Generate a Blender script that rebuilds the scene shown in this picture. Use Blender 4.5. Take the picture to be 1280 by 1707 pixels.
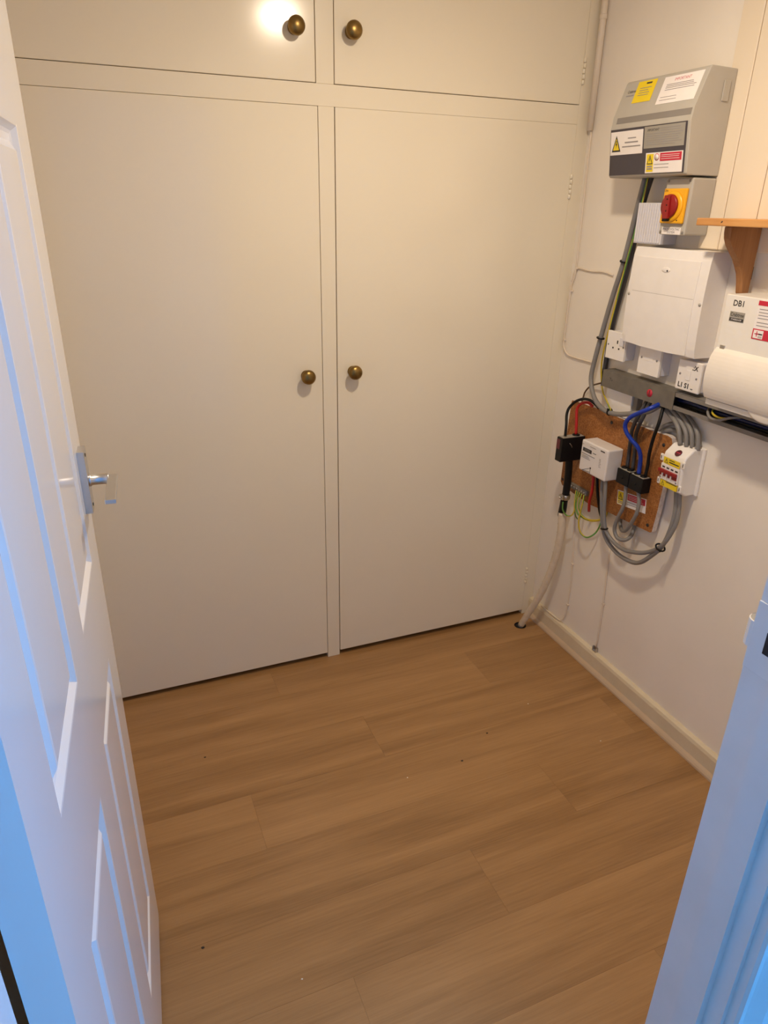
import bpy, bmesh, math, random
from mathutils import Vector, Matrix
random.seed(7)
for o in list(bpy.data.objects):
    bpy.data.objects.remove(o)
S = bpy.context.scene
COL = S.collection

# ------------------------------------------------------------------ camera
cd = bpy.data.cameras.new('camera'); cam = bpy.data.objects.new('camera', cd); COL.objects.link(cam)
cd.sensor_fit = 'VERTICAL'; cd.sensor_height = 36.0; cd.lens = 24.3337
cd.clip_start = 0.02
def set_camera():
    # rows: world x, y, z expressed in (right, down, forward) of the camera
    ex = Vector((3647 - 640, 401 - 853.5, 1153.8237)).normalized()
    ez = -Vector((591 - 640, 3470 - 853.5, 1153.8237)).normalized()
    ez = (ez - ex * ex.dot(ez)).normalized()
    ey = ez.cross(ex)
    right = Vector((ex[0], ey[0], ez[0])); down = Vector((ex[1], ey[1], ez[1])); fwd = Vector((ex[2], ey[2], ez[2]))
    m = Matrix((right, -down, -fwd)).transposed().to_4x4()
    m.translation = Vector((-1.518, -2.065, 1.55))
    cam.matrix_world = m
set_camera()
S.camera = cam

# ------------------------------------------------------------------ light and exposure
world = bpy.data.worlds.new('daylight'); S.world = world; world.use_nodes = True
bg = world.node_tree.nodes['Background']
bg.inputs[0].default_value = (0.07, 0.38, 1.0, 1); bg.inputs[1].default_value = 5.8
LAMP_COL = (1.0, 0.82, 0.62); LAMP_STRENGTH = 500.0
S.view_settings.view_transform = 'Standard'; S.view_settings.look = 'None'
S.view_settings.gamma = 1.0; S.view_settings.use_curve_mapping = False
S.view_settings.exposure = 0.0
S.cycles.diffuse_bounces = 8; S.cycles.max_bounces = 12; S.cycles.sample_clamp_indirect = 6.0

# ------------------------------------------------------------------ materials
def new_mat(name):
    m = bpy.data.materials.new(name); m.use_nodes = True
    nt = m.node_tree; b = nt.nodes['Principled BSDF']
    return m, nt, b

def paint(name, col, rough=0.5, metal=0.0, var=0.06, nscale=6.0, bump=0.0, bscale=60.0, spec=0.5, coat=0.0):
    m, nt, b = new_mat(name)
    b.inputs['Roughness'].default_value = rough; b.inputs['Metallic'].default_value = metal
    b.inputs['Specular IOR Level'].default_value = spec
    if coat: b.inputs['Coat Weight'].default_value = coat; b.inputs['Coat Roughness'].default_value = 0.1
    tc = nt.nodes.new('ShaderNodeTexCoord')
    nz = nt.nodes.new('ShaderNodeTexNoise'); nz.inputs['Scale'].default_value = nscale; nz.inputs['Detail'].default_value = 4
    nt.links.new(tc.outputs['Object'], nz.inputs['Vector'])
    cr = nt.nodes.new('ShaderNodeValToRGB')
    c = col
    cr.color_ramp.elements[0].position = 0.3; cr.color_ramp.elements[1].position = 0.7
    cr.color_ramp.elements[0].color = (c[0]*(1-var), c[1]*(1-var), c[2]*(1-var), 1)
    cr.color_ramp.elements[1].color = (min(1, c[0]*(1+var)), min(1, c[1]*(1+var)), min(1, c[2]*(1+var)), 1)
    nt.links.new(nz.outputs['Fac'], cr.inputs['Fac']); nt.links.new(cr.outputs['Color'], b.inputs['Base Color'])
    if bump:
        n2 = nt.nodes.new('ShaderNodeTexNoise'); n2.inputs['Scale'].default_value = bscale; n2.inputs['Detail'].default_value = 3
        nt.links.new(tc.outputs['Object'], n2.inputs['Vector'])
        bp = nt.nodes.new('ShaderNodeBump'); bp.inputs['Strength'].default_value = bump; bp.inputs['Distance'].default_value = 0.002
        nt.links.new(n2.outputs['Fac'], bp.inputs['Height']); nt.links.new(bp.outputs['Normal'], b.inputs['Normal'])
    return m

def wood(name, dark, mid, light, stretch=(1.6, 26, 26), rough=0.5, rnd=0.0, fine=(6, 180, 180)):
    m, nt, b = new_mat(name)
    b.inputs['Roughness'].default_value = rough
    N = nt.nodes.new; L = nt.links.new
    tc = N('ShaderNodeTexCoord'); oi = N('ShaderNodeObjectInfo')
    mul = N('ShaderNodeMath'); mul.operation = 'MULTIPLY'; mul.inputs[1].default_value = 37.0
    L(oi.outputs['Random'], mul.inputs[0])
    add = N('ShaderNodeVectorMath'); add.operation = 'ADD'
    cmb = N('ShaderNodeCombineXYZ'); L(mul.outputs[0], cmb.inputs[0]); L(mul.outputs[0], cmb.inputs[1])
    L(tc.outputs['Object'], add.inputs[0]); L(cmb.outputs[0], add.inputs[1])
    def noise(scale, detail, dist=0.0, rg=0.55):
        mp = N('ShaderNodeMapping'); mp.inputs['Scale'].default_value = scale; L(add.outputs[0], mp.inputs['Vector'])
        nz = N('ShaderNodeTexNoise'); nz.inputs['Scale'].default_value = 1.0; nz.inputs['Detail'].default_value = detail
        nz.inputs['Roughness'].default_value = rg; nz.inputs['Distortion'].default_value = dist
        L(mp.outputs[0], nz.inputs['Vector']); return nz
    n1 = noise(stretch, 5, 0.6); n2 = noise(fine, 3, 0.2, 0.7)
    mx = N('ShaderNodeMix'); mx.data_type = 'FLOAT'; mx.inputs[0].default_value = 0.32
    L(n1.outputs['Fac'], mx.inputs[2]); L(n2.outputs['Fac'], mx.inputs[3])
    # a shift per board
    sh = N('ShaderNodeMath'); sh.operation = 'MULTIPLY_ADD'; sh.inputs[1].default_value = rnd; sh.inputs[2].default_value = -rnd/2
    L(oi.outputs['Random'], sh.inputs[0])
    ad = N('ShaderNodeMath'); ad.operation = 'ADD'; L(mx.outputs[0], ad.inputs[0]); L(sh.outputs[0], ad.inputs[1])
    cr = N('ShaderNodeValToRGB'); e = cr.color_ramp.elements
    e[0].position = 0.33; e[0].color = (*dark, 1); e[1].position = 0.68; e[1].color = (*light, 1)
    k = e.new(0.5); k.color = (*mid, 1)
    L(ad.outputs[0], cr.inputs['Fac']); L(cr.outputs['Color'], b.inputs['Base Color'])
    bp = N('ShaderNodeBump'); bp.inputs['Strength'].default_value = 0.15; bp.inputs['Distance'].default_value = 0.0008
    L(n2.outputs['Fac'], bp.inputs['Height']); L(bp.outputs['Normal'], b.inputs['Normal'])
    return m

def plain(name, col, rough=0.5, metal=0.0, spec=0.5):
    return paint(name, col, rough, metal, var=0.02, nscale=25.0, spec=spec)

def chipboard(name):
    m, nt, b = new_mat(name); b.inputs['Roughness'].default_value = 0.6
    N = nt.nodes.new; L = nt.links.new
    tc = N('ShaderNodeTexCoord'); v = N('ShaderNodeTexVoronoi'); v.inputs['Scale'].default_value = 260
    nz = N('ShaderNodeTexNoise'); nz.inputs['Scale'].default_value = 14; nz.inputs['Detail'].default_value = 6
    L(tc.outputs['Object'], v.inputs['Vector']); L(tc.outputs['Object'], nz.inputs['Vector'])
    mx = N('ShaderNodeMix'); mx.data_type = 'FLOAT'; mx.inputs[0].default_value = 0.45
    bw = N('ShaderNodeRGBToBW'); L(v.outputs['Color'], bw.inputs[0])
    L(nz.outputs['Fac'], mx.inputs[2]); L(bw.outputs[0], mx.inputs[3])
    cr = N('ShaderNodeValToRGB'); e = cr.color_ramp.elements
    e[0].position = 0.25; e[0].color = (0.20, 0.066, 0.013, 1); e[1].position = 0.85; e[1].color = (0.50, 0.23, 0.075, 1)
    k = e.new(0.55); k.color = (0.35, 0.135, 0.032, 1)
    L(mx.outputs[0], cr.inputs['Fac']); L(cr.outputs['Color'], b.inputs['Base Color'])
    bp = N('ShaderNodeBump'); bp.inputs['Strength'].default_value = 0.3; bp.inputs['Distance'].default_value = 0.001
    L(bw.outputs[0], bp.inputs['Height']); L(bp.outputs['Normal'], b.inputs['Normal'])
    return m

M = {}
M['cream'] = paint('cream_gloss_paint', (0.78, 0.715, 0.575), 0.16, var=0.015, nscale=2.5, bump=0.05, bscale=9, spec=0.45)
M['cream_wall'] = paint('cream_wall_paint', (0.80, 0.70, 0.55), 0.5, var=0.02, nscale=3, bump=0.12, bscale=25)
M['wall'] = paint('pale_wall_paint', (0.83, 0.775, 0.69), 0.55, var=0.035, nscale=3.5, bump=0.18, bscale=22)
M['ceil'] = paint('ceiling_paint', (0.90, 0.88, 0.84), 0.7, var=0.02)
M['door'] = paint('white_gloss_door_paint', (0.82, 0.80, 0.77), 0.16, var=0.012, nscale=3, bump=0.03, bscale=12)
M['frame'] = paint('white_gloss_frame_paint', (0.80, 0.80, 0.79), 0.25, var=0.03, nscale=12, bump=0.08, bscale=30)
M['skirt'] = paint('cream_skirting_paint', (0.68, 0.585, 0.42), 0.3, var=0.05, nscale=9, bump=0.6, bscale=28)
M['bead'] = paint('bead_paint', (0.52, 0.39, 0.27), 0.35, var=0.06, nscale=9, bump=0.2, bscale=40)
M['plank'] = wood('vinyl_oak_plank', (0.255, 0.134, 0.050), (0.352, 0.193, 0.076), (0.440, 0.250, 0.104), (1.1, 15, 15), 0.36, rnd=0.11)
M['under'] = paint('dark_underfloor', (0.03, 0.02, 0.015), 0.9)
M['dark'] = paint('cupboard_inside', (0.10, 0.075, 0.05), 0.9)
M['brass'] = paint('aged_brass', (0.27, 0.175, 0.06), 0.34, metal=1.0, var=0.3, nscale=30)
M['greyp'] = plain('grey_plastic', (0.45, 0.425, 0.375), 0.42)
M['greyp2'] = plain('shadow_grey_plastic', (0.24, 0.22, 0.20), 0.5)
M['charcoal'] = plain('smoked_cover', (0.052, 0.045, 0.058), 0.28)
M['white'] = plain('white_plastic', (0.85, 0.82, 0.79), 0.35)
M['white2'] = plain('lilac_white_plastic', (0.70, 0.69, 0.73), 0.4)
M['offwhite'] = plain('warm_white_steel', (0.80, 0.775, 0.72), 0.38)
M['cover'] = plain('warm_white_flap', (0.82, 0.77, 0.69), 0.3)
M['meterw'] = plain('meter_white', (0.74, 0.71, 0.70), 0.4)
M['black'] = plain('black_bakelite', (0.006, 0.006, 0.008), 0.4, spec=0.25)
M['blackc'] = plain('black_cable_sheath', (0.006, 0.006, 0.007), 0.45, spec=0.25)
M['print'] = plain('black_print', (0.03, 0.028, 0.03), 0.6)
M['printg'] = plain('grey_print', (0.30, 0.28, 0.28), 0.6)
M['sticker'] = plain('white_sticker', (0.84, 0.80, 0.78), 0.5)
M['yellow'] = plain('yellow_sticker', (0.82, 0.62, 0.015), 0.5)
M['yellow2'] = plain('yellow_switch_plate', (0.85, 0.42, 0.012), 0.35)
M['red'] = plain('red_plastic', (0.27, 0.010, 0.010), 0.35)
M['redp'] = plain('red_print', (0.55, 0.02, 0.05), 0.55)
M['maroon'] = plain('maroon_label', (0.12, 0.018, 0.03), 0.5)
M['plate'] = plain('grey_rating_plate', (0.33, 0.31, 0.27), 0.4, spec=0.4)
M['trunk'] = paint('grey_trunking', (0.150, 0.136, 0.115), 0.5, var=0.15, nscale=35, bump=0.1, bscale=60)
M['trunk2'] = paint('grey_trunking_channel', (0.20, 0.185, 0.17), 0.45, var=0.1, nscale=35)
M['chip'] = chipboard('chipboard_face')
M['chipedge'] = paint('painted_board_edge', (0.70, 0.62, 0.58), 0.8, var=0.15, nscale=120, bump=1.0, bscale=160)
M['gcable'] = plain('grey_cable_sheath', (0.215, 0.205, 0.20), 0.45)
M['gcable2'] = plain('dark_grey_cable_sheath', (0.040, 0.038, 0.042), 0.45)
M['bcable'] = plain('blue_cable_sheath', (0.006, 0.035, 0.36), 0.35)
M['navy'] = plain('navy_cable_sheath', (0.003, 0.010, 0.07), 0.4)
M['rcable'] = plain('red_cable_sheath', (0.48, 0.016, 0.014), 0.4)
M['brown'] = plain('brown_wire', (0.09, 0.04, 0.012), 0.5)
M['ey'] = plain('earth_yellow', (0.55, 0.41, 0.03), 0.42)
M['eg'] = plain('earth_green', (0.10, 0.27, 0.05), 0.42)
M['lead'] = paint('painted_tape_wrap', (0.64, 0.55, 0.43), 0.55, var=0.08, nscale=40, bump=0.5, bscale=50)
M['wirew'] = paint('painted_wire', (0.74, 0.65, 0.54), 0.5, var=0.04)
M['steel'] = plain('zinc_steel', (0.55, 0.52, 0.48), 0.35, metal=1.0)
M['chrome'] = plain('chrome', (0.75, 0.75, 0.76), 0.12, metal=1.0)
M['satin'] = plain('satin_chrome', (0.62, 0.62, 0.64), 0.30, metal=1.0)
M['termbar'] = plain('terminal_bar', (0.22, 0.20, 0.17), 0.5)
M['pine'] = wood('pine', (0.40, 0.17, 0.045), (0.56, 0.27, 0.085), (0.66, 0.36, 0.13), (20, 2.2, 20), 0.42, 0.0, (160, 6, 160))
M['pine2'] = wood('pine_bracket', (0.24, 0.10, 0.035), (0.36, 0.165, 0.06), (0.46, 0.23, 0.09), (20, 20, 2.5), 0.5, 0.0, (160, 160, 8))
M['crumbd'] = plain('dark_crumb', (0.04, 0.025, 0.015), 0.8)
M['crumbw'] = plain('pale_crumb', (0.8, 0.75, 0.65), 0.8)
M['rubber'] = plain('black_rubber', (0.012, 0.010, 0.012), 0.6)

def emis(name, col, st):
    m, nt, b = new_mat(name)
    b.inputs['Base Color'].default_value = (1, 1, 1, 1)
    tc = nt.nodes.new('ShaderNodeTexCoord'); nz = nt.nodes.new('ShaderNodeTexNoise')
    nt.links.new(tc.outputs['Object'], nz.inputs['Vector']); nt.links.new(nz.outputs['Fac'], b.inputs['Roughness'])
    b.inputs['Emission Color'].default_value = (*col, 1); b.inputs['Emission Strength'].default_value = st
    return m
M['bulb'] = emis('lit_bulb', LAMP_COL, LAMP_STRENGTH)

# ------------------------------------------------------------------ builders
W = 0.03                                              # right-hand wall plane, x = W
def wf(p): return Vector((W - p[2], -p[0], p[1]))     # wall coordinates: along (towards viewer), up, out of the wall
def idt(p): return Vector(p)
HH = Vector((-1.619, -1.6, 0)); LL = Vector((-1.5625, -0.8415, 0)); DU = (LL - HH).normalized(); DN = Vector((DU.y, -DU.x, 0))
def df(p): return HH + DU*p[0] + Vector((0, 0, p[1])) + DN*p[2]   # open door coordinates: from hinge, up, out of its face
def face(T, O, r, u):
    O = Vector(O); r = Vector(r).normalized(); u = Vector(u); u = (u - r*r.dot(u)).normalized(); n = r.cross(u)
    return lambda p: T(O + r*p[0] + u*p[1] + n*p[2])

class B:
    """collects shapes into one mesh; T maps local coordinates to the world"""
    def __init__(s, T=idt): s.bm = bmesh.new(); s.T = T; s.mats = []
    def mi(s, m):
        if m is None: return 0
        if m not in s.mats: s.mats.append(m)
        return s.mats.index(m)
    def add(s, verts, faces, mat=None, smooth=False, T=None):
        T = T or s.T; i = s.mi(mat)
        vs = [s.bm.verts.new(T(v)) for v in verts]
        for f in faces:
            try:
                q = s.bm.faces.new([vs[k] for k in f]); q.material_index = i; q.smooth = smooth
            except ValueError: pass
        return s
    def box(s, lo, hi, bev=0.0, seg=2, mat=None, T=None):
        b = bmesh.new()
        x0, y0, z0 = lo; x1, y1, z1 = hi
        vs = [b.verts.new(v) for v in ((x0,y0,z0),(x1,y0,z0),(x1,y1,z0),(x0,y1,z0),(x0,y0,z1),(x1,y0,z1),(x1,y1,z1),(x0,y1,z1))]
        for f in ((0,3,2,1),(4,5,6,7),(0,1,5,4),(1,2,6,5),(2,3,7,6),(3,0,4,7)): b.faces.new([vs[k] for k in f])
        if bev: bmesh.ops.bevel(b, geom=list(b.edges), offset=bev, segments=seg, affect='EDGES', profile=0.5)
        s._take(b, mat, T, bool(bev)); return s
    def _take(s, b, mat, T, smooth=False):
        b.verts.ensure_lookup_table(); b.verts.index_update()
        s.add([tuple(v.co) for v in b.verts], [[v.index for v in f.verts] for f in b.faces], mat, False, T); b.free()
    def prism(s, prof, x0, x1, axis=0, bev=0.0, seg=2, mat=None, T=None, smooth=False):
        """closed profile (two remaining coordinates) extruded along one axis"""
        def mk(t, p):
            return ((t, p[0], p[1]), (p[0], t, p[1]), (p[0], p[1], t))[axis]
        b = bmesh.new(); n = len(prof)
        A = [b.verts.new(mk(x0, p)) for p in prof]; Z = [b.verts.new(mk(x1, p)) for p in prof]
        b.faces.new(A[::-1]); b.faces.new(Z)
        for k in range(n): b.faces.new((A[k], A[(k+1) % n], Z[(k+1) % n], Z[k]))
        if bev: bmesh.ops.bevel(b, geom=list(b.edges), offset=bev, segments=seg, affect='EDGES', profile=0.5)
        s._take(b, mat, T, smooth); return s
    def lathe(s, prof, O, ax, seg=20, mat=None, T=None, cap=True):
        """profile of (radius, height) turned around axis ax at O"""
        ax = Vector(ax).normalized(); O = Vector(O)
        e1 = ax.orthogonal().normalized(); e2 = ax.cross(e1)
        vs = []; fs = []
        for r, h in prof:
            for k in range(seg):
                t = 2*math.pi*k/seg; vs.append(tuple(O + ax*h + (e1*math.cos(t) + e2*math.sin(t))*r))
        for j in range(len(prof)-1):
            for k in range(seg):
                fs.append((j*seg+k, j*seg+(k+1) % seg, (j+1)*seg+(k+1) % seg, (j+1)*seg+k))
        if cap:
            fs.append(tuple(range(seg))[::-1]); fs.append(tuple((len(prof)-1)*seg+k for k in range(seg)))
        return s.add(vs, fs, mat, True, T)
    def tube(s, pts, r, seg=10, sub=5, mat=None, mat2=None, T=None, twist=0.0, r_end=None, frac=0.45):
        T = T or s.T
        P = [T(p) for p in pts]; Q = []
        n = len(P)
        if n > 2:
            for i in range(n-1):
                p0 = P[i-1] if i else P[0]*2-P[1]; p1 = P[i]; p2 = P[i+1]; p3 = P[i+2] if i+2 < n else P[-1]*2-P[-2]
                for j in range(sub):
                    t = j/sub
                    Q.append(0.5*((2*p1)+(p2-p0)*t+(2*p0-5*p1+4*p2-p3)*t*t+(3*p1-p0-3*p2+p3)*t**3))
            Q.append(P[-1])
        else: Q = P
        d = (Q[1]-Q[0]).normalized(); e = d.orthogonal().normalized(); vs = []; m = len(Q)
        for i in range(m):
            d = (Q[min(i+1, m-1)]-Q[max(i-1, 0)]).normalized()
            e = (e - d*d.dot(e)).normalized(); f = d.cross(e)
            rr = r if r_end is None else r+(r_end-r)*i/(m-1)
            for k in range(seg):
                t = 2*math.pi*k/seg; vs.append(Q[i]+(e*math.cos(t)+f*math.sin(t))*rr)
        bmv = [s.bm.verts.new(v) for v in vs]; i1 = s.mi(mat); i2 = s.mi(mat2) if mat2 else i1
        for i in range(m-1):
            for k in range(seg):
                fc = s.bm.faces.new((bmv[i*seg+k], bmv[i*seg+(k+1) % seg], bmv[(i+1)*seg+(k+1) % seg], bmv[(i+1)*seg+k]))
                fc.smooth = True; fc.material_index = i2 if ((k/seg + twist*i) % 1.0) < frac else i1
        s.bm.faces.new(bmv[:seg][::-1]); s.bm.faces.new(bmv[-seg:])
        return s
    def quad(s, x0, y0, x1, y1, h=0.0, mat=None, T=None, t=0.0004):
        """thin plate lying on a face"""
        return s.box((x0, y0, h), (x1, y1, h+t), mat=mat, T=T)
    def build(s, name, mat=None, parent=None, smooth=None, loc=None):
        bmesh.ops.recalc_face_normals(s.bm, faces=list(s.bm.faces))
        o0 = Vector(loc) if loc is not None else (parent_world(parent) if parent else Vector((0, 0, 0)))
        for v in s.bm.verts: v.co -= o0
        me = bpy.data.meshes.new(name); s.bm.to_mesh(me); s.bm.free()
        ms = s.mats if s.mats else [mat]
        for k in ms: me.materials.append(M[k] if isinstance(k, str) else k)
        o = bpy.data.objects.new(name, me); COL.objects.link(o)
        if parent: o.parent = parent
        else: o.location = o0
        return o

def parent_world(p):
    v = Vector((0, 0, 0))
    while p: v += p.location; p = p.parent
    return v

def tag(o, label=None, cat=None, group=None, kind=None):
    if label: o['label'] = label
    if cat: o['category'] = cat
    if group: o['group'] = group
    if kind: o['kind'] = kind
    return o
def thing(name, loc, label, cat, group=None, kind=None):
    o = bpy.data.objects.new(name, None); COL.objects.link(o); o.location = loc; o.empty_display_size = 0.05
    return tag(o, label, cat, group, kind)

def text_mesh(name, body, size, T, x, y, mat, parent, align='CENTER', h=0.0006, sx=1.0, bold=0.0):
    cu = bpy.data.curves.new(name, 'FONT'); cu.body = body; cu.size = size; cu.align_x = align; cu.align_y = 'CENTER'
    cu.resolution_u = 2; cu.offset = bold
    t = bpy.data.objects.new(name, cu); COL.objects.link(t)
    bpy.context.view_layer.update()
    me = bpy.data.meshes.new_from_object(t.evaluated_get(bpy.context.evaluated_depsgraph_get()))
    bpy.data.objects.remove(t)
    o0 = parent_world(parent)
    for v in me.vertices: v.co = T((x+v.co.x*sx, y+v.co.y, h)) - o0
    me.materials.clear(); me.materials.append(M[mat]); me.name = name
    o = bpy.data.objects.new(name, me); COL.objects.link(o); o.parent = parent
    return o

def lines(T, x0, x1, ys, th, mat, parent, name='print_line', jitter=0.0, h=0.0004):
    b = B(T)
    for y in ys: b.quad(x0, y-th/2, x1-random.random()*jitter*(x1-x0), y+th/2, h, t=0.0003)
    return b.build(name, mat, parent)

def triangle_sign(T, cx, cy, w, hgt, parent, h=0.0004):
    b = B(T)
    b.add([(cx-w/2, cy-hgt/2, h+.0003), (cx+w/2, cy-hgt/2, h+.0003), (cx, cy+hgt/2, h+.0003)], [(0, 1, 2)], 'print')
    k = 0.70
    b.add([(cx-w/2*k, cy-hgt*.40, h+.0005), (cx+w/2*k, cy-hgt*.40, h+.0005), (cx, cy-hgt*.40+hgt*.72, h+.0005)], [(0, 1, 2)], 'yellow')
    # lightning flash
    a = [(-.02, .22), (.07, .2), (.02, .04), (.09, .03), (-.02, -.3), (.0, -.07), (-.08, -.06)]
    b.add([(cx+p[0]*w, cy-.03*hgt+p[1]*hgt, h+.0007) for p in a], [tuple(range(7))], 'print')
    return b.build('warning_triangle', None, parent)

# ================================================================== the setting
# floor slab with vinyl planks
fl = tag(B().box((-2.6, -3.4, -0.06), (0.4, 0.62, -0.004)).build('floor', 'under'), 'brown oak-look vinyl plank floor of the small room', 'floor', kind='structure')
rows = [0.04]; y = -0.158
while y > -3.35: rows.append(y); y -= 0.197
joints = {0: [-1.09], 1: [-0.374, -1.594], 2: [-0.862], 3: [-1.28, -0.06], 4: [-0.44, -1.66], 5: [-0.783], 6: [-1.183], 7: [-0.52], 8: [-0.95]}
for i in range(len(rows)-1):
    y1, y0 = rows[i], rows[i+1]
    xl, xr = (-1.71, W) if y1 > -1.55 else (-2.4, 0.3)
    xs = sorted([xl] + [j for j in joints.get(i, [-0.7]) if xl+.02 < j < xr-.02] + [xr])
    for k in range(len(xs)-1):
        x0, x1 = xs[k], xs[k+1]; g = 0.00015
        b = B().box((x0+g, y0+g, -0.004), (x1-g, y1-g, 0.0))
        o = b.build('plank', 'plank', fl)
        # grain starts at a different place on every board
        c = Vector(((x0+x1)/2, (y0+y1)/2, 0))
        for v in o.data.vertices: v.co -= c
        o.location = c

Hc = 2.36
tag(B().box((W, -1.7, 0), (W+.12, 0.62, Hc)).build('wall_right', 'wall'), 'pale painted wall carrying the electrical boxes', 'wall', kind='structure')
tag(B().box((-1.83, -1.6, 0), (-1.71, 0.62, Hc)).build('wall_left', 'cream_wall'), 'cream wall behind the open door', 'wall', kind='structure')
tag(B().box((-1.83, 0.55, 0), (W+.12, 0.65, Hc)).build('wall_back', 'dark'), 'back wall inside the fitted cupboard', 'wall', kind='structure')
tag(B().box((-2.6, -3.4, Hc), (0.4, 0.65, Hc+.1)).build('ceiling', 'ceil'), 'white painted ceiling', 'ceiling', kind='structure')
# partition with the doorway
b = B()
b.box((-2.5, -1.70, 0), (-1.70, -1.60, Hc)); b.box((-0.82, -1.70, 0), (0.40, -1.60, Hc)); b.box((-1.70, -1.70, 2.03), (-0.82, -1.60, Hc))
tag(b.build('wall_front', 'frame'), 'white partition wall around the doorway', 'wall', kind='structure')
# hall around the viewer, open to daylight through a wide entrance
b = B(); b.box((-2.6, -3.4, 0), (-2.5, -1.6, Hc)); tag(b.build('wall_hall_left', 'frame'), 'white wall on the left of the hall', 'wall', kind='structure')
b = B(); b.box((0.3, -3.4, 0), (0.4, -3.2, Hc)); b.box((0.3, -1.95, 0), (0.4, -1.7, Hc)); b.box((0.3, -3.2, 2.1), (0.4, -1.95, Hc))
tag(b.build('wall_hall_right', 'frame'), 'white hall wall with the open entrance on the right', 'wall', kind='structure')
tag(B().box((-2.5, -3.4, 0), (0.3, -3.3, Hc)).build('wall_hall_back', 'frame'), 'white wall at the back of the hall', 'wall', kind='structure')

# door lining, stops and architraves
b = B()
b.box((-0.850, -1.704, 0), (-0.818, -1.598, 2.03)); b.box((-0.862, -1.680, 0), (-0.8495, -1.644, 2.018))
b.box((-1.702, -1.704, 0), (-1.668, -1.598, 2.03)); b.box((-1.6685, -1.704, 0), (-1.649, -1.644, 2.018))
b.box((-1.702, -1.704, 2.0), (-0.818, -1.598, 2.032)); b.box((-1.649, -1.704, 1.988), (-0.862, -1.644, 2.001))
o = tag(b.build('trim_1', 'frame'), 'white gloss door lining with its door stops', 'door frame', kind='structure')
def arch(xa, sgn):
    # moulded architrave on the hall side: (across, out) profile
    pr = [(0, 0), (0, .012), (.004, .016), (.012, .016), (.018, .011), (.026, .013), (.05, .020), (.062, .020), (.066, .016), (.066, 0)]
    pf = [(xa+sgn*p[0], -1.704-p[1]) for p in pr]
    return pf
b = B()
b.prism(arch(-0.842, 1), 0, 2.09, axis=2); b.prism(arch(-1.672, -1), 0, 2.09, axis=2)
b.box((-1.738, -1.722, 2.024), (-0.776, -1.704, 2.09), 0.004)
tag(b.build('trim_2', 'frame'), 'white moulded architrave on the hall side of the doorway', 'architrave', kind='structure')
# strike plate on the right lining
st = thing('strike_plate', (-0.85, -1.62, 1.06), 'painted metal strike plate with a curved lip on the right door lining', 'strike plate')
b = B(); b.box((-0.8525, -1.642, 1.055), (-0.8500, -1.598, 1.145), .0006)
b.build('plate', 'frame', st)
b = B(); pr = []
for k in range(7):
    t = math.radians(-10 + k*22); pr.append((-0.8500+.012-.0145*math.cos(t)*1.0, -1.598+.013*math.sin(t)+0.001))
q = [(p[0]+.0022*1, p[1]) for p in pr[::-1]]
b.prism(pr+q, 1.082, 1.116, axis=2); b.build('lip', 'frame', st)
B().box((-0.8530, -1.634, 1.085), (-0.8522, -1.618, 1.113)).build('latch_hole', 'rubber', st)

# skirting with a lumpy painted top and a bead at the floor
b = B(wf)
na = 60
prof = [(0.0, 0.018), (0.060, 0.018), (0.070, 0.0145), (0.0745, 0.006), (0.0745, 0.0)]
vs = []; fs = []
for i in range(na+1):
    a = -0.0 + 1.598*i/na
    for j, (bb, cc) in enumerate(prof):
        w = 0.0012*(random.random()-.5)
        vs.append((a, bb+(w*1.6 if j >= 2 else 0), cc+(w if 0 < j < 4 else 0)))
    vs.append((a, 0, 0))
m_ = len(prof)+1
for i in range(na):
    for j in range(m_): fs.append((i*m_+j, i*m_+(j+1) % m_, (i+1)*m_+(j+1) % m_, (i+1)*m_+j))
b.add(vs, fs)
o = tag(b.build('baseboard_right', 'skirt'), 'cream painted skirting board with a rough painted top edge', 'skirting', kind='structure')
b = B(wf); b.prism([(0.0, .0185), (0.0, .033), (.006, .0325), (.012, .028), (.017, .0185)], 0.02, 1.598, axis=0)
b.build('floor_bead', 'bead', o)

# boarding on the wall above the shelf
bd = thing('wall_boarding', wf((.548, 1.4625, 0)), 'cream tongue-and-groove boarding on the wall above the pine shelf', 'boarding', kind='structure')
bd.name = 'trim_3'
cuts = [.548, .6155, .716, .815, .914, 1.013, 1.112, 1.211, 1.310, 1.409, 1.508, 1.596]
for i in range(len(cuts)-1):
    b = B(wf); b.box((cuts[i]+.0012, 1.4625, 0.0), (cuts[i+1]-.0012, Hc, 0.012), .0022, 1)
    b.build('board', 'cream_wall', bd)

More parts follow.
